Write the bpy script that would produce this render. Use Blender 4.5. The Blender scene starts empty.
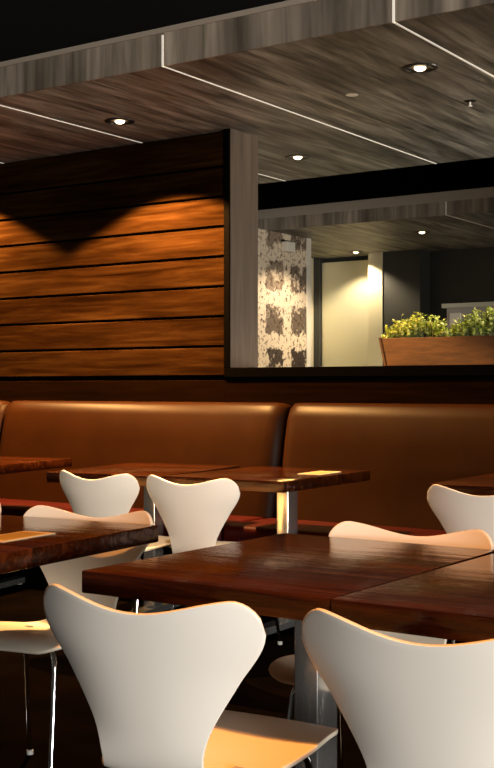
import bpy, bmesh, math, random
from mathutils import Vector, Matrix
R = math.radians
random.seed(7)
sc = bpy.context.scene
COL = sc.collection

# ------------------------------------------------------------ camera, world, key lights, exposure
cd = bpy.data.cameras.new('camera'); cam = bpy.data.objects.new('camera', cd); COL.objects.link(cam)
cam.location = (0, 0, 1.18)
cam.rotation_euler = (R(90), 0, 0.59768)
cd.sensor_fit = 'AUTO'; cd.sensor_width = 36.0
cd.lens = 1203.3 / 768 * 36.0
cd.shift_y = 4.3 / 768
cd.clip_start = 0.05; cd.clip_end = 100
sc.camera = cam

w = bpy.data.worlds.new('world'); sc.world = w; w.use_nodes = True
w.node_tree.nodes['Background'].inputs[0].default_value = (1.0, 0.93, 0.84, 1)
w.node_tree.nodes['Background'].inputs[1].default_value = 0.03

sc.view_settings.view_transform = 'Standard'
sc.view_settings.look = 'None'
sc.view_settings.exposure = 0.0
sc.view_settings.gamma = 1.0
sc.view_settings.use_curve_mapping = False

def area(name, loc, target, sx, sy, energy, color):
    l = bpy.data.lights.new(name, 'AREA'); l.shape = 'RECTANGLE'; l.size = sx; l.size_y = sy
    l.energy = energy; l.color = color
    o = bpy.data.objects.new(name, l); COL.objects.link(o); o.location = loc
    o.rotation_euler = (Vector(target) - Vector(loc)).to_track_quat('-Z', 'Y').to_euler()
    return o

def spot(name, loc, energy, color, angle=120, blend=0.35, radius=0.03, target=None):
    l = bpy.data.lights.new(name, 'SPOT'); l.energy = energy; l.color = color
    l.spot_size = R(angle); l.spot_blend = blend; l.shadow_soft_size = radius
    o = bpy.data.objects.new(name, l); COL.objects.link(o); o.location = loc
    if target:
        o.rotation_euler = (Vector(target) - Vector(loc)).to_track_quat('-Z', 'Y').to_euler()
    return o

WARM = (1.0, 0.52, 0.16)
AMBER = (1.0, 0.37, 0.075)
# daylight through the shopfront glass, low on the right of the camera
area('window_daylight', (8.0, -2.6, 1.35), (-2.4, 3.4, 0.95), 4.0, 1.8, 1400, (1.0, 0.95, 0.88))
# unseen fill added beyond the opening, low on the right, to lift the ceiling
area('rear_ceiling_fill', (1.2, 8.4, 0.9), (-3.6, 5.6, 2.7), 2.2, 1.2, 150, (1.0, 0.90, 0.76))
# ceiling downlights over the front of the dining room (in the dark upper ceiling)
for (x, y), tg, e in [((-1.40, 2.02), (-1.40, 2.02, 0), 330), ((-3.4, 1.9), (-2.5, 2.85, 0.5), 260),
                       ((-2.3, 1.95), (-1.5, 2.95, 0.5), 60), ((-0.5, 2.02), (-0.5, 2.02, 0), 130)]:
    spot('dining_spot', (x, y, 3.3), e, AMBER, 58, 0.7, 0.05, tg)

spot('dining_spot', (-2.4, 1.7, 3.3), 420, (1.0, 0.84, 0.66), 26, 0.6, 0.05, (-3.4, 4.05, 0.65))  # added fill spot to brighten the two far chair backs, no fixture above

# ------------------------------------------------------------ materials
def mat(name, base=(0.5, 0.5, 0.5), rough=0.5, metal=0.0, spec=0.5, coat=0.0, coat_rough=0.1):
    m = bpy.data.materials.new(name); m.use_nodes = True
    b = m.node_tree.nodes['Principled BSDF']
    b.inputs['Base Color'].default_value = (*base, 1)
    b.inputs['Roughness'].default_value = rough
    b.inputs['Metallic'].default_value = metal
    b.inputs['Specular IOR Level'].default_value = spec
    b.inputs['Coat Weight'].default_value = coat
    b.inputs['Coat Roughness'].default_value = coat_rough
    return m

def N(m, t, **kw):
    n = m.node_tree.nodes.new(t)
    for k, v in kw.items():
        setattr(n, k, v)
    return n

def coords(m, scale, rot=(0, 0, 0), kind='Object'):
    tc = N(m, 'ShaderNodeTexCoord'); mp = N(m, 'ShaderNodeMapping')
    mp.inputs['Scale'].default_value = scale; mp.inputs['Rotation'].default_value = rot
    m.node_tree.links.new(tc.outputs[kind], mp.inputs['Vector'])
    return mp.outputs['Vector']

def ramp(m, fac, stops):
    r = N(m, 'ShaderNodeValToRGB'); cr = r.color_ramp
    while len(cr.elements) < len(stops):
        cr.elements.new(0.5)
    for e, (p, c) in zip(cr.elements, stops):
        e.position = p; e.color = (*c, 1)
    m.node_tree.links.new(fac, r.inputs['Fac'])
    return r.outputs['Color']

def noise(m, vec, scale=1.0, detail=6.0, rough=0.6, dist=0.0):
    n = N(m, 'ShaderNodeTexNoise')
    n.inputs['Scale'].default_value = scale; n.inputs['Detail'].default_value = detail
    n.inputs['Roughness'].default_value = rough; n.inputs['Distortion'].default_value = dist
    m.node_tree.links.new(vec, n.inputs['Vector'])
    return n.outputs['Fac']

def mix(m, a, b, fac, mode='MULTIPLY'):
    n = N(m, 'ShaderNodeMix', data_type='RGBA', blend_type=mode)
    L = m.node_tree.links
    if isinstance(fac, float): n.inputs[0].default_value = fac
    else: L.new(fac, n.inputs[0])
    for s, v in ((6, a), (7, b)):
        if isinstance(v, tuple): n.inputs[s].default_value = (*v, 1)
        else: L.new(v, n.inputs[s])
    return n.outputs[2]

def setin(m, sock, out):
    m.node_tree.links.new(out, m.node_tree.nodes['Principled BSDF'].inputs[sock])

def bump(m, h, strength=0.2, dist=0.01):
    b = N(m, 'ShaderNodeBump'); b.inputs['Strength'].default_value = strength; b.inputs['Distance'].default_value = dist
    m.node_tree.links.new(h, b.inputs['Height']); setin(m, 'Normal', b.outputs['Normal'])

def wood(name, scale, stops, rough, coat=0.0, spec=0.5, bmp=0.08, blotch=None, plank=None, dark=0.5):
    m = mat(name, rough=rough, coat=coat, spec=spec, coat_rough=0.12)
    v = coords(m, scale)
    f = noise(m, v, 1.0, 8, 0.62, 0.6)
    c = ramp(m, f, stops)
    if blotch:
        v2 = coords(m, blotch)
        c = mix(m, c, ramp(m, noise(m, v2, 1.0, 3, 0.5), [(0.32, (dark * 1.06, dark, dark * 0.94)), (0.68, (1.18, 1.14, 1.1))]), 1.0)
    if plank:   # boards laid side by side, each with its own tone
        tc = N(m, 'ShaderNodeTexCoord'); sp = N(m, 'ShaderNodeSeparateXYZ')
        m.node_tree.links.new(tc.outputs['Object'], sp.inputs[0])
        ma = N(m, 'ShaderNodeMath', operation='DIVIDE'); ma.inputs[1].default_value = plank[1]
        m.node_tree.links.new(sp.outputs[plank[0]], ma.inputs[0])
        fl = N(m, 'ShaderNodeMath', operation='FLOOR'); m.node_tree.links.new(ma.outputs[0], fl.inputs[0])
        wn = N(m, 'ShaderNodeTexWhiteNoise', noise_dimensions='1D'); m.node_tree.links.new(fl.outputs[0], wn.inputs['W'])
        c = mix(m, c, ramp(m, wn.outputs['Value'], [(0, (0.6, 0.58, 0.55)), (1, (1.25, 1.22, 1.2))]), 1.0)
    setin(m, 'Base Color', c)
    if bmp: bump(m, f, bmp, 0.004)
    return m

M = {}
M['wall_wood'] = wood('wall_wood', (1.6, 20, 26), [(0.25, (0.0034, 0.0011, 0.0002)), (0.5, (0.0140, 0.0057, 0.0015)), (0.75, (0.030, 0.0140, 0.0042))], 0.5, 0.0, spec=0.0, blotch=(1.2, 3, 6.0))
M['wainscot_wood'] = wood('wainscot_wood', (1.6, 20, 26), [(0.3, (0.0026, 0.0011, 0.0004)), (0.7, (0.0062, 0.0025, 0.0008))], 0.5, 0.0, spec=0.0)
M['black_wood'] = mat('black_wood', (0.0016, 0.0013, 0.0011), 0.6, spec=0.0)
M['soffit'] = wood('soffit_laminate', (16, 1.3, 16), [(0.34, (0.060, 0.058, 0.048)), (0.5, (0.25, 0.246, 0.210)), (0.68, (0.52, 0.51, 0.46))], 0.5, blotch=(5, 1.1, 5), bmp=0.03, dark=0.36)
M['fascia'] = wood('fascia_laminate', (15, 15, 1.0), [(0.3, (0.15, 0.125, 0.095)), (0.5, (0.30, 0.255, 0.20)), (0.72, (0.46, 0.40, 0.33))], 0.5, blotch=(6, 1, 0.8), bmp=0.03, dark=0.36)
M['band'] = mat('plain_brown_band', (0.36, 0.30, 0.235), 0.6)
M['reveal'] = wood('reveal_laminate', (18, 18, 1.2), [(0.3, (0.060, 0.041, 0.028)), (0.7, (0.118, 0.084, 0.059))], 0.5, bmp=0.03)
M['table'] = wood('dark_table_wood', (2.2, 34, 34), [(0.3, (0.010, 0.0024, 0.0008)), (0.52, (0.034, 0.0080, 0.0020)), (0.78, (0.095, 0.025, 0.006))], 0.12, 0.0, spec=0.34, bmp=0.0, plank=('Y', 0.087))
m = M['table']
bump(m, noise(m, coords(m, (1.1, 15, 15)), 1.0, 6, 0.6, 0.3), 0.6, 0.008)
M['ceiling_black'] = mat('ceiling_black', (0.010, 0.009, 0.008), 0.8)
M['trim_white'] = mat('pale_trim', (0.85, 0.80, 0.72), 0.35)
M['chair'] = mat('chair_white', (0.86, 0.81, 0.735), 0.38, spec=0.45)
M['chair_inner'] = mat('chair_white_warm_lit', (0.82, 0.74, 0.60), 0.36, spec=0.45)  # warm light on the white shell is put into this tint
M['chrome'] = mat('chrome', (0.85, 0.85, 0.86), 0.08, 1.0)
M['steel'] = mat('polished_steel', (0.72, 0.72, 0.70), 0.20, 0.90)
M['grey_paint'] = mat('grey_paint', (0.42, 0.38, 0.32), 0.5)
M['rubber'] = mat('grey_rubber', (0.35, 0.35, 0.34), 0.6)
M['black_metal'] = mat('black_metal', (0.012, 0.011, 0.010), 0.35, spec=0.5)

m = mat('brown_leather', rough=0.42, spec=0.07); M['leather'] = m
v = coords(m, (1, 1, 1)); f = noise(m, v, 3.0, 4, 0.5)
setin(m, 'Base Color', ramp(m, f, [(0.3, (0.0145, 0.0040, 0.0006)), (0.7, (0.0205, 0.0061, 0.0009))]))
bump(m, noise(m, v, 260, 3, 0.6), 0.05, 0.002)
m = mat('red_leather', rough=0.45, spec=0.08); M['red'] = m
v = coords(m, (1, 1, 1)); f = noise(m, v, 4.0, 4, 0.5)
setin(m, 'Base Color', ramp(m, f, [(0.3, (0.022, 0.0008, 0.0006)), (0.7, (0.034, 0.0014, 0.001))]))

m = mat('dark_floor', rough=0.35, spec=0.0); M['floor'] = m
v = coords(m, (1, 1, 1)); f = noise(m, v, 2.5, 6, 0.6)
setin(m, 'Base Color', ramp(m, f, [(0.3, (0.0012, 0.0009, 0.0007)), (0.7, (0.0035, 0.0022, 0.0016))]))

# mottled block wall: cream daubed mortar over dark blocks
m = mat('mottled_block', rough=0.8); M['block'] = m
tc = N(m, 'ShaderNodeTexCoord'); sp = N(m, 'ShaderNodeSeparateXYZ'); cb = N(m, 'ShaderNodeCombineXYZ')
m.node_tree.links.new(tc.outputs['Object'], sp.inputs[0])
m.node_tree.links.new(sp.outputs['Y'], cb.inputs['X']); m.node_tree.links.new(sp.outputs['Z'], cb.inputs['Y'])
nz = noise(m, tc.outputs['Object'], 9.0, 5, 0.7)
dis = N(m, 'ShaderNodeVectorMath', operation='MULTIPLY_ADD')
cn = N(m, 'ShaderNodeTexNoise'); cn.inputs['Scale'].default_value = 14; cn.inputs['Detail'].default_value = 4
m.node_tree.links.new(tc.outputs['Object'], cn.inputs['Vector'])
m.node_tree.links.new(cn.outputs['Color'], dis.inputs[0]); dis.inputs[1].default_value = (0.14, 0.14, 0)
m.node_tree.links.new(cb.outputs[0], dis.inputs[2])
bk = N(m, 'ShaderNodeTexBrick'); bk.offset = 0.0; bk.squash = 1.0
bk.inputs['Scale'].default_value = 1.0; bk.inputs['Brick Width'].default_value = 0.47; bk.inputs['Row Height'].default_value = 0.43
bk.inputs['Mortar Size'].default_value = 0.085; bk.inputs['Mortar Smooth'].default_value = 0.25
bk.inputs['Color1'].default_value = (0.045, 0.028, 0.018, 1); bk.inputs['Color2'].default_value = (0.30, 0.22, 0.15, 1)
bk.inputs['Mortar'].default_value = (0.80, 0.66, 0.48, 1)
m.node_tree.links.new(dis.outputs[0], bk.inputs['Vector'])
sp2 = noise(m, tc.outputs['Object'], 22.0, 4, 0.75)
c = mix(m, bk.outputs['Color'], ramp(m, sp2, [(0.40, (0.16, 0.10, 0.06)), (0.47, (1, 1, 1))]), 1.0)
pale = ramp(m, noise(m, tc.outputs['Object'], 7.0, 4, 0.7), [(0.54, (0, 0, 0)), (0.62, (1, 1, 1))])
c = mix(m, c, (0.78, 0.64, 0.46), pale, 'MIX')
setin(m, 'Base Color', c); bump(m, nz, 0.5, 0.02)

m = mat('brushed_door', (0.72, 0.69, 0.54), 0.34, 0.5); M['door'] = m
M['pale_jamb'] = mat('pale_jamb', (0.82, 0.76, 0.56), 0.35, 0.2)
M['cream'] = mat('cream_trim', (0.80, 0.74, 0.62), 0.5)
M['charcoal'] = mat('charcoal_wall', (0.045, 0.045, 0.042), 0.7)
M['planter'] = wood('planter_wood', (5, 40, 40), [(0.3, (0.035, 0.013, 0.004)), (0.7, (0.105, 0.042, 0.013))], 0.5)
M['soil'] = mat('soil', (0.02, 0.014, 0.01), 0.9)
m = mat('leaf_green', rough=0.5); M['leaf'] = m
oi = noise(m, coords(m, (1, 1, 1)), 38, 2, 0.5)
setin(m, 'Base Color', ramp(m, oi, [(0.3, (0.12, 0.21, 0.02)), (0.5, (0.42, 0.50, 0.06)), (0.66, (0.80, 0.80, 0.30))]))  # palest stop puts highlights into the leaf colour
M['stem'] = mat('stem_green', (0.10, 0.13, 0.03), 0.6)
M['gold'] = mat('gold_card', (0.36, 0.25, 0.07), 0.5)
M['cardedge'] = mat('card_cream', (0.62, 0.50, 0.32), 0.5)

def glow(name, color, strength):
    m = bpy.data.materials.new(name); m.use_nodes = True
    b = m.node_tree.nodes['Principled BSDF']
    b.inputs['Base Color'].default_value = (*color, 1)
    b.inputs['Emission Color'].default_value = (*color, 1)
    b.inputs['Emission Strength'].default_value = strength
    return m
M['light_line'] = glow('light_line', (1.0, 0.93, 0.80), 0.30)  # weak emission put into the ceiling trim strips to brighten them
M['bulb'] = glow('lamp_glow', (1.0, 0.80, 0.52), 6.0)

# ------------------------------------------------------------ mesh helpers
def obj(name, bm, material, parent=None, smooth=False, bevel=0.0, segs=2):
    me = bpy.data.meshes.new(name)
    if bevel:
        bmesh.ops.bevel(bm, geom=list(bm.edges), offset=bevel, segments=segs, profile=0.5, affect='EDGES', clamp_overlap=True)
    bmesh.ops.recalc_face_normals(bm, faces=list(bm.faces))
    bm.to_mesh(me); bm.free()
    for mm in (material if isinstance(material, (list, tuple)) else [material]):
        me.materials.append(mm)
    if smooth:
        for p in me.polygons: p.use_smooth = True
        try: me.set_sharp_from_angle(angle=R(40))
        except Exception: pass
    o = bpy.data.objects.new(name, me); COL.objects.link(o)
    if parent: o.parent = parent
    return o

def add_box(bm, x0, x1, y0, y1, z0, z1, mi=0):
    v = [bm.verts.new((x, y, z)) for x in (x0, x1) for y in (y0, y1) for z in (z0, z1)]
    for q in ((0, 1, 3, 2), (4, 6, 7, 5), (0, 4, 5, 1), (2, 3, 7, 6), (0, 2, 6, 4), (1, 5, 7, 3)):
        f = bm.faces.new([v[i] for i in q]); f.material_index = mi
    return v

def box(*a):
    bm = bmesh.new(); add_box(bm, *a); return bm

def add_tube(bm, pts, r, seg=12, cap=True):
    pts = [Vector(p) for p in pts]; rings = []
    t0 = (pts[1] - pts[0]).normalized()
    n = t0.orthogonal().normalized()
    for i, p in enumerate(pts):
        t = (pts[min(i + 1, len(pts) - 1)] - pts[max(i - 1, 0)]).normalized()
        n = (n - t * n.dot(t)).normalized(); b = t.cross(n)
        rr = r[i] if isinstance(r, (list, tuple)) else r
        rings.append([bm.verts.new(p + (n * math.cos(2 * math.pi * k / seg) + b * math.sin(2 * math.pi * k / seg)) * rr) for k in range(seg)])
    for a, b2 in zip(rings, rings[1:]):
        for k in range(seg):
            bm.faces.new((a[k], a[(k + 1) % seg], b2[(k + 1) % seg], b2[k]))
    if cap:
        bm.faces.new(rings[0][::-1]); bm.faces.new(rings[-1])

def add_lathe(bm, prof, seg=28, c=(0, 0, 0), mi=0):
    rings = []
    for (r, z) in prof:
        rings.append([bm.verts.new((c[0] + r * math.cos(2 * math.pi * k / seg), c[1] + r * math.sin(2 * math.pi * k / seg), c[2] + z)) for k in range(seg)])
    for a, b in zip(rings, rings[1:]):
        for k in range(seg):
            f = bm.faces.new((a[k], a[(k + 1) % seg], b[(k + 1) % seg], b[k])); f.material_index = mi
    return rings

def smooth_path(pts, n=8):
    pts = [Vector(p) for p in pts]; out = []
    P = [pts[0] * 2 - pts[1]] + pts + [pts[-1] * 2 - pts[-2]]
    for i in range(1, len(P) - 2):
        a, b, c, d = P[i - 1], P[i], P[i + 1], P[i + 2]
        for k in range(n):
            t = k / n
            out.append(0.5 * ((2 * b) + (c - a) * t + (2 * a - 5 * b + 4 * c - d) * t * t + (3 * b - a - 3 * c + d) * t ** 3))
    out.append(pts[-1]); return out

def thing(name, label, cat, loc=(0, 0, 0), rz=0.0, group=None):
    o = bpy.data.objects.new(name, None); COL.objects.link(o)
    o.empty_display_size = 0.1
    o.location = loc; o.rotation_euler = (0, 0, rz); o['label'] = label; o['category'] = cat
    if group: o['group'] = group
    return o

def struct(name, bm, material, **kw):
    o = obj(name, bm, material, **kw); o['kind'] = 'structure'; return o

def dup(root, loc, rz, label, group=None):
    r = root.copy(); COL.objects.link(r); r.location = loc; r.rotation_euler = (0, 0, rz); r['label'] = label
    if group: r['group'] = group
    for ch in list(root.children):
        c = ch.copy(); COL.objects.link(c); c.parent = r
        for g in ch.children:
            d = g.copy(); COL.objects.link(d); d.parent = c
    return r

# ------------------------------------------------------------ the setting
CZ = 2.735                      # underside of the dropped laminate ceiling
WY = 5.90                       # face of the timber wall
WX = -4.132                     # where the wall ends at the opening
struct('floor', box(-9, 6, -4.5, 14.5, -0.05, 0), M['floor'])
struct('ceiling_upper', box(-9, 6, -4.5, 14.5, 3.4, 3.45), M['ceiling_black'])
struct('wall_left', box(-9.1, -9, -4.5, 14.5, 0, 3.4), M['charcoal'])
struct('wall_far', box(-9, 6, 14.5, 14.6, 0, 3.4), M['ceiling_black'])

# timber wall: boards with open joints in front of a dark backing
bm = bmesh.new()
zs = [0.0, 0.18, 0.36, 0.54, 0.72, 0.9, 1.08, 1.237] + [1.252 + 0.1805 * i for i in range(8)] + [CZ]
for a, b in zip(zs, zs[1:]):
    if b - a < 0.08: continue
    if a < 1.2: continue
    add_box(bm, -9.0, -4.178, WY, WY + 0.03, a + 0.0075, b - 0.0075)
struct('wall_back', bm, M['wall_wood'], bevel=0.003, segs=1)
struct('wall_lower_board', box(-9.0, -4.178, WY, WY + 0.03, 0.9, 1.229), M['wainscot_wood'], bevel=0.003, segs=1)
struct('wall_back_core', box(-9.0, -4.178, WY + 0.03, WY + 0.285, 0, CZ), M['black_wood'])
bm = bmesh.new()
add_box(bm, -4.178, WX - 0.004, WY - 0.012, WY + 0.285, 1.305, CZ)
struct('trim_1', bm, M['black_wood'], bevel=0.003)
struct('wall_opening_reveal', box(WX - 0.004, WX, WY - 0.004, WY + 0.29, 1.305, CZ), M['reveal'])
# half wall under the opening, its dark boards and its black sill
struct('wall_below_opening', box(-4.178, -1.0, WY + 0.0301, WY + 0.285, 0, 1.255), M['black_wood'])
bm = bmesh.new()
add_box(bm, -4.182, -1.0, WY, WY + 0.03, 1.062, 1.226); add_box(bm, -4.182, -1.0, WY + 0.004, WY + 0.03, 0.8, 1.058)
struct('wall_panel_below_opening', bm, M['wainscot_wood'], bevel=0.003, segs=1)
struct('trim_2', box(-4.176, -1.0, WY - 0.014, WY + 0.29, 1.245, 1.303), M['black_wood'], bevel=0.004)
struct('wall_right_of_opening', box(-1.0, 6, WY + 0.004, WY + 0.285, 0, CZ), M['wall_wood'])

# dropped ceiling with its fascia
def soffit(tag_, y0, y1, x0, x1, joints, h, band):
    bm = bmesh.new()
    xs = [x0] + joints + [x1]
    for a, b in zip(xs, xs[1:]):
        add_box(bm, a + 0.004, b - 0.004, y0 + 0.012, y1, CZ, CZ + 0.03)
    struct('ceiling' + tag_, bm, M['soffit'])
    bm = bmesh.new()
    for a, b in zip(xs, xs[1:]):
        add_box(bm, a + 0.004, b - 0.004, y0, y0 + 0.012, CZ, CZ + h)
    struct('trim_fascia' + tag_, bm, M['fascia'])
    struct('trim_fascia_band' + tag_, box(x0, x1, y0 - 0.008, y0 - 0.0005, CZ + h * band, CZ + h), M['band'])
    struct('ceiling_deck' + tag_, box(x0, x1, y0 + 0.012, y1, CZ + 0.03, CZ + h), M['fascia'])
J1 = [-8.54, -7.31, -6.07, -4.84, -3.605, -2.36, -1.13, 0.10, 1.33]
soffit('', 4.573, 7.62, -9, 3, J1, 0.185, 0.86)
J2 = [-8.3, -7.07, -4.60, -3.37, -2.14]
soffit('_rear', 9.93, 14.4, -9, 0, J2, 0.21, 0.58)
n = 3
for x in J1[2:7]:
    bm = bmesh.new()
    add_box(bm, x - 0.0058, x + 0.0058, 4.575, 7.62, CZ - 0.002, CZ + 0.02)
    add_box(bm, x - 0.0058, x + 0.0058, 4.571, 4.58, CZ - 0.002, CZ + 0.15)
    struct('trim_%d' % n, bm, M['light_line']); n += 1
for x in J2[2:4]:
    bm = bmesh.new()
    add_box(bm, x - 0.0058, x + 0.0058, 9.932, 13.0, CZ - 0.002, CZ + 0.02)
    add_box(bm, x - 0.0058, x + 0.0058, 9.928, 9.94, CZ - 0.002, CZ + 0.12)
    struct('trim_%d' % n, bm, M['trim_white']); n += 1

# room beyond the opening
struct('wall_block', box(-6.9, -6.5, 8.2, 10.64, 0, CZ), M['block'])
struct('trim_10', box(-6.9, -6.49, 10.64, 10.72, 0, CZ), M['cream'])
struct('wall_recess_left', box(-7.55, -7.45, 10.72, 12.5, 0, CZ), M['pale_jamb'])
struct('wall_recess_back', box(-7.45, -5.2, 12.46, 12.6, 0, CZ), M['charcoal'])
d = thing('steel_door', 'brushed pale steel door at the back of the far recess', 'door'); d['kind'] = 'structure'; d.name = 'door_1'
obj('door_leaf', box(-7.36, -6.63, 12.40, 12.45, 0.0, 2.68), M['door'], d, bevel=0.004)
obj('door_frame', box(-7.45, -7.37, 12.36, 12.46, 0.0, CZ - 0.003), M['charcoal'], d)
struct('wall_recess_pillar', box(-6.62, -6.44, 12.2, 12.46, 0, CZ), M['pale_jamb'])
struct('wall_dark_panel', box(-6.44, -5.97, 12.21, 12.46, 0, CZ), M['charcoal'])

# ------------------------------------------------------------ banquette along the wall
bq = thing('banquette', 'long brown leather wall banquette with a dark red seat under the timber wall', 'banquette', (-4.6, 5.5, 0))
def cushion_back(x0, x1):
    bm = bmesh.new()
    prof = [(-0.10, 0.44), (-0.055, 0.62), (-0.015, 0.86), (0.02, 1.02), (0.05, 1.075), (0.085, 1.097), (0.125, 1.097), (0.15, 1.085), (0.15, 0.44)]
    L = x1 - x0; nx = 40; rows = []
    for i in range(nx + 1):
        x = x0 + L * i / nx
        e = min(i, nx - i) / nx * L                # distance from the end: pillow edge rolls back
        rows.append((x, e))
    xs = sorted(set([x0, x0 + 0.006, x0 + 0.018, x0 + 0.036, x0 + 0.06, x0 + 0.1, x0 + 0.2, x0 + 0.5, (x0 + x1) / 2, x1 - 0.5, x1 - 0.2, x1 - 0.1, x1 - 0.06, x1 - 0.036, x1 - 0.018, x1 - 0.006, x1]))
    rings = []
    for x in xs:
        e = min(x - x0, x1 - x); q = max(0.0, 1 - e / 0.10); roll = 0.085 * (1 - math.sqrt(max(0, 1 - q * q)))
        ring = []
        for (y, z) in prof:
            fy = y + roll if y < 0.14 else y
            fz = z - (roll * 0.35 if z > 1.0 else 0)
            ring.append(bm.verts.new((x, min(fy, 0.15), fz)))
        rings.append(ring)
    for a, b in zip(rings, rings[1:]):
        for k in range(len(prof)):
            bm.faces.new((a[k], b[k], b[(k + 1) % len(prof)], a[(k + 1) % len(prof)]))
    bm.faces.new(rings[0]); bm.faces.new(rings[-1][::-1])
    return bm
for x0 in (-8.20, -5.945, -3.690, -1.435):
    o = obj('back_cushion', cushion_back(x0 + 0.004 + 4.6, x0 + 2.251 + 4.6), M['leather'], bq, smooth=True)
    o.location = (0, 0.243, 0)
    s = o.modifiers.new('sub', 'BEVEL'); s.width = 0.012; s.segments = 2; s.limit_method = 'ANGLE'; s.angle_limit = R(35)
for x0 in (-8.20, -5.945, -3.690, -1.435):
    obj('seat_cushion', box(x0 + 4.604, x0 + 2.251 + 4.6, -0.33, 0.135, 0.335, 0.46), M['red'], bq, smooth=True, bevel=0.03, segs=4)
obj('base', box(-3.6, 5.4, -0.27, 0.38, 0, 0.335), M['black_wood'], bq)

# ------------------------------------------------------------ tables
TZ = 0.76
TW, TL = 0.662, 0.872
def make_table(label):
    t = thing('dining_table', label, 'table', group='dark wood dining tables')
    obj('tabletop', box(-TW / 2, TW / 2, -TL / 2, TL / 2, TZ - 0.052, TZ), M['table'], t, smooth=True, bevel=0.004, segs=2)
    obj('support_plate', box(-0.09, 0.21, -0.28, 0.28, TZ - 0.062, TZ - 0.052), M['black_metal'], t)
    obj('column', box(0.030, 0.096, -0.048, 0.048, 0.045, TZ - 0.062), M['steel'], t, smooth=True, bevel=0.004, segs=3)
    b = obj('base_bar', box(0.023, 0.103, -0.34, 0.34, 0.012, 0.045), M['steel'], t, bevel=0.003)
    for y in (-0.31, 0.31):
        bm = bmesh.new(); add_tube(bm, [(0.063, y, 0), (0.063, y, 0.012)], 0.018, 14)
        obj('foot', bm, M['rubber'], b)
    return t
def centre(corner, sx, sy, rz):
    """centre of a table from one measured corner (sx, sy = which corner)"""
    c, s = math.cos(rz), math.sin(rz)
    lx, ly = -sx * TW / 2, -sy * TL / 2
    return (corner[0] + c * lx - s * ly, corner[1] + s * lx + c * ly, 0)
def move_post(t, dx):           # the pedestal does not stand at quite the same spot under every top
    for ch in t.children:
        if not ch.name.startswith('tabletop'): ch.location.x = dx
T = make_table('middle foreground dark wood table with shiny streaks on its top')
T.location = (-1.547, 2.515, 0)
move_post(T, -0.025)
dup(T, (-0.880, 2.512, 0), R(-0.6), 'dark wood foreground table at the right edge, right of the seam')
move_post(dup(T, centre((-2.304, 2.904), 1, 1, R(5.5)), R(185.5), 'dark wood table on the left with a gold card on it'), 0.22)
move_post(dup(T, centre((-2.914, 4.576), 1, -1, R(2)), R(2), 'dark wood banquette table with a thin cream sheet and square steel column showing'), 0.03)
dup(T, centre((-3.578, 4.53), 1, -1, R(9)), R(9), 'bare dark wood banquette table behind the two far white chairs')
dup(T, centre((-4.95, 5.40), 1, 1, R(11)), R(11), 'dark wood banquette table at the left edge, only one corner showing')
dup(T, centre((-2.32, 4.83), -1, -1, R(2)), R(2), 'dark wood banquette table at the right edge, behind a white chair')

# ------------------------------------------------------------ chairs
def hermite(xs, ys, x):
    if x <= xs[0]: return ys[0]
    if x >= xs[-1]: return ys[-1]
    for i in range(len(xs) - 1):
        if x <= xs[i + 1]:
            h = xs[i + 1] - xs[i]; t = (x - xs[i]) / h
            def sl(j):
                if j == 0: return (ys[1] - ys[0]) / (xs[1] - xs[0])
                if j == len(xs) - 1: return (ys[-1] - ys[-2]) / (xs[-1] - xs[-2])
                return (ys[j + 1] - ys[j - 1]) / (xs[j + 1] - xs[j - 1])
            m0, m1 = sl(i) * h, sl(i + 1) * h
            return (2*t**3-3*t*t+1)*ys[i] + (t**3-2*t*t+t)*m0 + (-2*t**3+3*t*t)*ys[i+1] + (t**3-t*t)*m1

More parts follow.
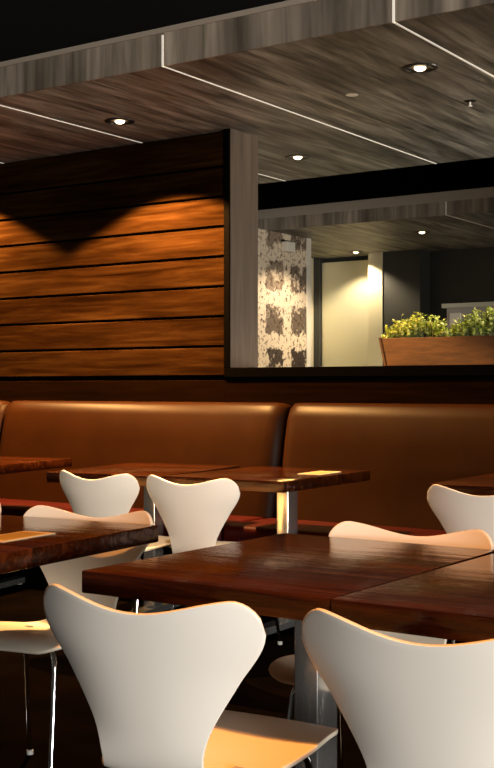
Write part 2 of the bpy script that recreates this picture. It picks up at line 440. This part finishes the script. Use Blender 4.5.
SPINE = [(0.235, 0.437), (0.20, 0.452), (0.12, 0.454), (0.02, 0.441), (-0.08, 0.424), (-0.150, 0.416), (-0.196, 0.431), (-0.222, 0.468), (-0.238, 0.530), (-0.258, 0.630), (-0.2695, 0.685), (-0.277, 0.720), (-0.293, 0.787)]
HALF  = [0.195, 0.208, 0.222, 0.224, 0.202, 0.165, 0.128, 0.116, 0.132, 0.195, 0.237, 0.252, 0.249]
CURL  = [-0.010, -0.004, 0.006, 0.012, 0.014, 0.012, 0.006, 0.008, 0.022, 0.044, 0.054, 0.058, 0.060]
def chair_shell():
    arc = [0.0]
    for a, b in zip(SPINE, SPINE[1:]):
        arc.append(arc[-1] + math.hypot(b[0] - a[0], b[1] - a[1]))
    S = arc[-1]
    ys = [p[0] for p in SPINE]; zs_ = [p[1] for p in SPINE]
    nu, nt = 36, 64
    bm = bmesh.new(); grid = []
    def top(u):                # outline of the top edge: two ears with a dip between them
        a = abs(u)
        dip = 0.027 * (0.5 + 0.5 * math.cos(math.pi * min(1, a / 0.84)))
        r = 0.0
        if a > 0.78:
            q = (a - 0.78) / 0.22; r = 0.070 * (1 - math.sqrt(max(0, 1 - q * q)))
        return S - dip - r
    def bot(u):
        a = abs(u); r = 0.012 * a * a
        if a > 0.70:
            q = (a - 0.70) / 0.30; r += 0.065 * (1 - math.sqrt(max(0, 1 - q * q)))
        return r
    for j in range(nt + 1):
        t = j / nt
        row = []
        for i in range(nu + 1):
            u = -math.cos(math.pi * i / nu) * 0.6 + (2 * i / nu - 1) * 0.4
            s = t * S
            k1 = max(0, (t - 0.66) / 0.34); k1 = k1 * k1 * (3 - 2 * k1) if k1 < 1 else 1
            k0 = max(0, 1 - t / 0.34); k0 = k0 * k0 * (3 - 2 * k0)
            s += (top(u) - S) * k1 + bot(u) * k0
            y = hermite(arc, ys, s); z = hermite(arc, zs_, s); hw = hermite(arc, HALF, s); cu = hermite(arc, CURL, s)
            e = 0.004
            ty = hermite(arc, ys, min(S, s + e)) - hermite(arc, ys, max(0, s - e)); tz = hermite(arc, zs_, min(S, s + e)) - hermite(arc, zs_, max(0, s - e))
            L = math.hypot(ty, tz) or 1
            ny, nz_ = tz / L, -ty / L          # normal on the sitter's side
            k = cu * abs(u) ** 2.2
            row.append(bm.verts.new((u * hw, y + ny * k, z + nz_ * k)))
        grid.append(row)
    for a, b in zip(grid, grid[1:]):
        for i in range(nu):
            bm.faces.new((a[i], a[i + 1], b[i + 1], b[i]))
    return bm
CHROMES = []
def make_chair(label):
    t = thing('dining_chair', label, 'chair', group='white moulded shell chairs on chrome legs')
    sh = obj('shell', chair_shell(), [M['chair'], M['chair_inner']], t, smooth=True)
    so = sh.modifiers.new('thickness', 'SOLIDIFY'); so.thickness = 0.0095; so.offset = 0; so.material_offset = 1; so.material_offset_rim = 1
    bv = sh.modifiers.new('edge', 'BEVEL'); bv.width = 0.0018; bv.segments = 2; bv.limit_method = 'ANGLE'; bv.angle_limit = R(50)
    bm = bmesh.new(); add_lathe(bm, [(0.0005, 0.412), (0.075, 0.412), (0.08, 0.416), (0.08, 0.428), (0.0005, 0.428)], 28)
    obj('hub', bm, M['black_metal'], t, smooth=True)
    for sx in (-1, 1):
        for sy in (-1, 1):
            y0 = 0.02
            pts = smooth_path([(sx * 0.03, y0 + sy * 0.045, 0.419), (sx * 0.10, y0 + sy * 0.095, 0.421), (sx * 0.132, y0 + sy * 0.116, 0.418), (sx * 0.150, y0 + sy * 0.130, 0.395), (sx * 0.156, y0 + sy * 0.138, 0.35), (sx * 0.168, y0 + sy * 0.165, 0.18), (sx * 0.180, y0 + sy * 0.195, 0.012)], 6)
            bm = bmesh.new(); add_tube(bm, pts, 0.0078, 14)
            lg = obj('leg', bm, M['chrome'], t, smooth=True)
            bm = bmesh.new(); add_lathe(bm, [(0.0005, 0), (0.011, 0), (0.011, 0.014), (0.0005, 0.014)], 14, (sx * 0.180, y0 + sy * 0.195, 0))
            obj('foot_cap', bm, M['rubber'], lg, smooth=True)
            bm = bmesh.new(); add_box(bm, sx * 0.118 - 0.012, sx * 0.118 + 0.012, y0 + sy * 0.106 - 0.008, y0 + sy * 0.106 + 0.008, 0.424, 0.436)
            obj('bumper', bm, M['rubber'], lg, bevel=0.003)
    return t
def chair_at(mid, rot):
    """where the chair stands when the middle of its top rim is above mid"""
    a = R(rot); k = 0.283
    return (mid[0] - math.sin(a) * k, mid[1] + math.cos(a) * k, 0), a
C = make_chair('left foreground white shell chair seen from behind, its whole back showing')
C.location, rz = chair_at((-1.443, 1.736), 5); C.rotation_euler = (0, 0, rz)
for mid, rot, lab in [
    ((-0.876, 1.793), 3, 'right foreground white shell chair, back turned to us, cut off by the right edge'),
    ((-3.168, 4.168), 0.6, 'white shell chair facing the banquette, right behind the middle foreground table'),
    ((-3.706, 4.16), -3, 'white shell chair facing the banquette, seen above the left dark table'),
    ((-1.885, 4.385), 1, 'white shell chair facing the banquette at the right edge of the picture'),
    ((-2.598, 2.945), 187.5, 'white shell chair facing us across the left table, seat and chrome leg showing'),
    ((-1.522, 3.085), 182.7, 'white shell chair facing us, only its top rim above the middle foreground table'),
    ((-3.285, 2.99), 183, 'white shell chair at the far left edge, only a sliver of its back in view'),
]:
    loc, rz = chair_at(mid, rot); dup(C, loc, rz, lab)

# ------------------------------------------------------------ flat sheets on the tables
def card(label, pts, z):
    t = thing('table_sheet', label, 'card', (sum(p[0] for p in pts) / 4, sum(p[1] for p in pts) / 4, z))
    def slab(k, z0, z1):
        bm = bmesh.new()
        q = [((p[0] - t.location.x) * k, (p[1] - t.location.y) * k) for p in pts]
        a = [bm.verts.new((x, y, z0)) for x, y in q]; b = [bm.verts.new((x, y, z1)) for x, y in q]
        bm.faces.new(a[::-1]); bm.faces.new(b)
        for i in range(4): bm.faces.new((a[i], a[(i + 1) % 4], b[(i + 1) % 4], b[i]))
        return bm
    obj('base_sheet', slab(1.0, 0.0003, 0.003), M['cardedge'], t)
    obj('inner_panel', slab(0.76, 0.003, 0.0036), M['gold'], t)
def quad(c, rz, w_, l_):
    a = R(rz); ux = (math.cos(a), math.sin(a)); uy = (-ux[1], ux[0])
    return [(c[0] + sx * w_ / 2 * ux[0] + sy * l_ / 2 * uy[0], c[1] + sx * w_ / 2 * ux[1] + sy * l_ / 2 * uy[1]) for sx, sy in ((-1, -1), (1, -1), (1, 1), (-1, 1))]
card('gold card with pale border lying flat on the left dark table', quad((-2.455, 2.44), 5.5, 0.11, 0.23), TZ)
card('thin cream sheet lying flat on the banquette table above its square steel column', quad((-3.05, 5.12), 3.5, 0.12, 0.24), TZ)  # thin pale slab with a gold panel, flat on the tabletop

# ------------------------------------------------------------ planter on the sill
PL = (-2.55, 6.045, 1.303)
pl = thing('planter_box', 'reddish brown wooden planter box standing on the sill of the opening', 'planter', PL)
bm = bmesh.new()
def tap(x0, x1, y0, y1, z0, z1, f):   # box whose ends lean outwards towards the top
    v = add_box(bm, x0, x1, y0, y1, z0, z1)
    for q in v:
        if q.co.z > (z0 + z1) / 2: q.co.x += f * (1 if q.co.x > 0 else -1)
tap(-0.575, 0.9, -0.09, -0.075, 0.001, 0.155, 0.035); tap(-0.575, 0.9, 0.075, 0.09, 0.001, 0.155, 0.035)
add_box(bm, -0.575, 0.9, -0.075, 0.075, 0.001, 0.012)
obj('box', bm, M['planter'], pl, bevel=0.002, segs=1)
for s, x in ((-1, -0.575), (1, 0.9)):
    bm = bmesh.new(); v = add_box(bm, x - 0.0058, x + 0.0058, -0.094, 0.094, 0.001, 0.158)
    for q in v:
        if q.co.z > 0.08: q.co.x += s * 0.035
    obj('end_board', bm, M['planter'], pl)
obj('soil', box(-0.57, 0.89, -0.074, 0.074, 0.012, 0.135), M['soil'], pl)
def shrub(cx, wdt, label, seed, hgt):
    rnd = random.Random(seed)
    t = thing('leafy_plant', label, 'plant', (PL[0] + cx, PL[1], PL[2] + 0.135), group='leafy plants in the planter')
    lv = bmesh.new(); st = bmesh.new()
    nst = int(160 * wdt / 0.4)
    for k in range(nst):
        bx = rnd.uniform(-1, 1) * wdt / 2 * 0.93; by = rnd.uniform(-0.055, 0.055)
        prof = math.sqrt(max(0.05, 1 - (bx / (wdt / 2)) ** 2))
        h = hgt * prof * rnd.uniform(0.35, 1.0)
        tip = Vector((bx * 1.06 + rnd.uniform(-.015, .015), by * 1.35 + rnd.uniform(-.02, .01), h))
        add_tube(st, [(bx, by, -0.002), tip], [0.0022, 0.0012], 5, True)
        for q in range(rnd.randint(9, 13)):
            f = rnd.uniform(0.35, 1.0)
            p = Vector((bx, by, 0)).lerp(tip, f)
            az = rnd.uniform(0, 2 * math.pi); el = rnd.uniform(-0.2, 1.1)
            dr = Vector((math.cos(az) * math.cos(el), math.sin(az) * math.cos(el), math.sin(el)))
            sd = dr.cross(Vector((0, 0, 1))).normalized(); up = sd.cross(dr)
            L = rnd.uniform(0.016, 0.027); W = L * 0.46
            a = lv.verts.new(p); b = lv.verts.new(p + dr * L * 0.55 + sd * W + up * 0.002); c = lv.verts.new(p + dr * L + up * -0.001)
            d_ = lv.verts.new(p + dr * L * 0.55 - sd * W + up * 0.002); e = lv.verts.new(p + dr * L * 0.5 - up * 0.0025)
            lv.faces.new((a, b, e)); lv.faces.new((b, c, e)); lv.faces.new((c, d_, e)); lv.faces.new((d_, a, e))
    obj('foliage', lv, M['leaf'], t); obj('stems', st, M['stem'], t)
shrub(-0.41, 0.40, 'yellow green leafy plant at the left end of the wooden planter', 3, 0.165)
shrub(-0.02, 0.40, 'yellow green leafy plant in the planter in front of the steel cabinet', 5, 0.175)

# ------------------------------------------------------------ steel cabinet beyond the planter
cb_ = thing('steel_cabinet', 'tall grey steel cabinet beyond the planter, only its top showing over the leaves', 'cabinet', (-2.95, 8.6, 0))
obj('body', box(-1.02, 1.0, -0.02, 0.6, 0.0, 1.80), M['grey_paint'], cb_, bevel=0.004)
obj('top', box(-1.05, 1.03, -0.05, 0.63, 1.80, 1.835), M['pale_jamb'], cb_, bevel=0.004)
obj('label_plate', box(-0.99, -0.90, -0.03, -0.02, 1.66, 1.76), M['cream'], cb_)

# small white box fitting on the block wall
fx = thing('wall_fitting', 'small white box fitting high on the mottled block wall', 'fitting', (-6.5, 10.24, 2.60))
obj('case', box(0.0, 0.07, -0.075, 0.075, -0.05, 0.05), M['cream'], fx, bevel=0.006)
obj('bracket', box(-0.0, 0.012, -0.09, 0.09, 0.05, 0.07), M['black_metal'], fx)

# ------------------------------------------------------------ recessed downlights
def downlight(label, x, y, energy, angle=120, blend=0.25, r=0.085, tilt=(0, 0), color=WARM):
    t = thing('recessed_downlight', label, 'ceiling light', (x, y, CZ), group='recessed downlights in the laminate ceiling')
    bm = bmesh.new()
    add_lathe(bm, [(r * 0.80, -0.001), (r * 0.82, -0.006), (r, -0.005), (r * 1.03, 0.0), (r * 0.8, 0.0)], 32)
    obj('trim_ring', bm, M['black_metal'], t, smooth=True)
    bm = bmesh.new(); add_lathe(bm, [(r * 0.8, -0.003), (r * 0.62, -0.0022), (r * 0.6, -0.0008)], 32)
    obj('reflector', bm, M['black_metal'], t, smooth=True)
    bm = bmesh.new(); add_lathe(bm, [(0.0004, -0.016), (r * 0.18, -0.015), (r * 0.30, -0.009), (r * 0.34, -0.003), (r * 0.34, -0.001)], 24)
    o = obj('lamp', bm, M['bulb'], t, smooth=True)
    l = spot('downlight_beam', (x, y, CZ - 0.06), energy, color, angle, blend, 0.02, (x + tilt[0], y + tilt[1], CZ - 1.06))
    return t
downlight('recessed downlight nearest the timber wall on the left of the ceiling', -4.55, 5.37, 1350, 121, 0.16)
downlight('large recessed downlight at the right of the ceiling, nearest us', -2.59, 5.295, 12, 90, 0.5)
downlight('recessed downlight just right of the end of the timber wall', -4.27, 6.88, 60, 130, 0.4)
downlight('recessed downlight in the far ceiling over the planter', -5.30, 10.88, 90, 130, 0.4, color=(1.0, 0.80, 0.5))
downlight('tiny recessed downlight in front of the pale steel door', -6.70, 12.05, 90, 130, 0.5, color=(1.0, 0.80, 0.50))
# the next downlight of the same row lies left of the picture, and one beyond lights the block wall
spot('downlight_beam', (-6.38, 5.50, CZ - 0.06), 1000, WARM, 121, 0.16, 0.02)
spot('downlight_beam', (-5.9, 10.1, CZ - 0.06), 75, (1.0, 0.80, 0.56), 130, 0.5, 0.03)

spot('downlight_beam', (-2.55, 6.65, CZ - 0.06), 200, (1.0, 0.78, 0.5), 120, 0.4, 0.02)

# sprinkler fittings
sp_ = thing('fire_sprinkler', 'small brass sprinkler head in the ceiling right of the large downlight', 'sprinkler', (-2.667, 6.063, CZ))
bm = bmesh.new(); add_lathe(bm, [(0.0005, -0.006), (0.028, -0.005), (0.034, 0.0)], 20); obj('escutcheon', bm, M['black_metal'], sp_, smooth=True)
bm = bmesh.new(); add_lathe(bm, [(0.0005, -0.03), (0.012, -0.03), (0.012, -0.026), (0.005, -0.024), (0.005, -0.005), (0.0005, -0.005)], 14); obj('nozzle', bm, M['trim_white'], sp_, smooth=True)
cv = thing('sprinkler_cover', 'pale flat sprinkler cover plate flush in the ceiling between the downlights', 'sprinkler cover', (-3.13, 5.587, CZ))
bm = bmesh.new(); add_lathe(bm, [(0.0005, -0.0012), (0.032, -0.0012), (0.033, 0.0)], 24); obj('cover_plate', bm, M['trim_white'], cv, smooth=True)
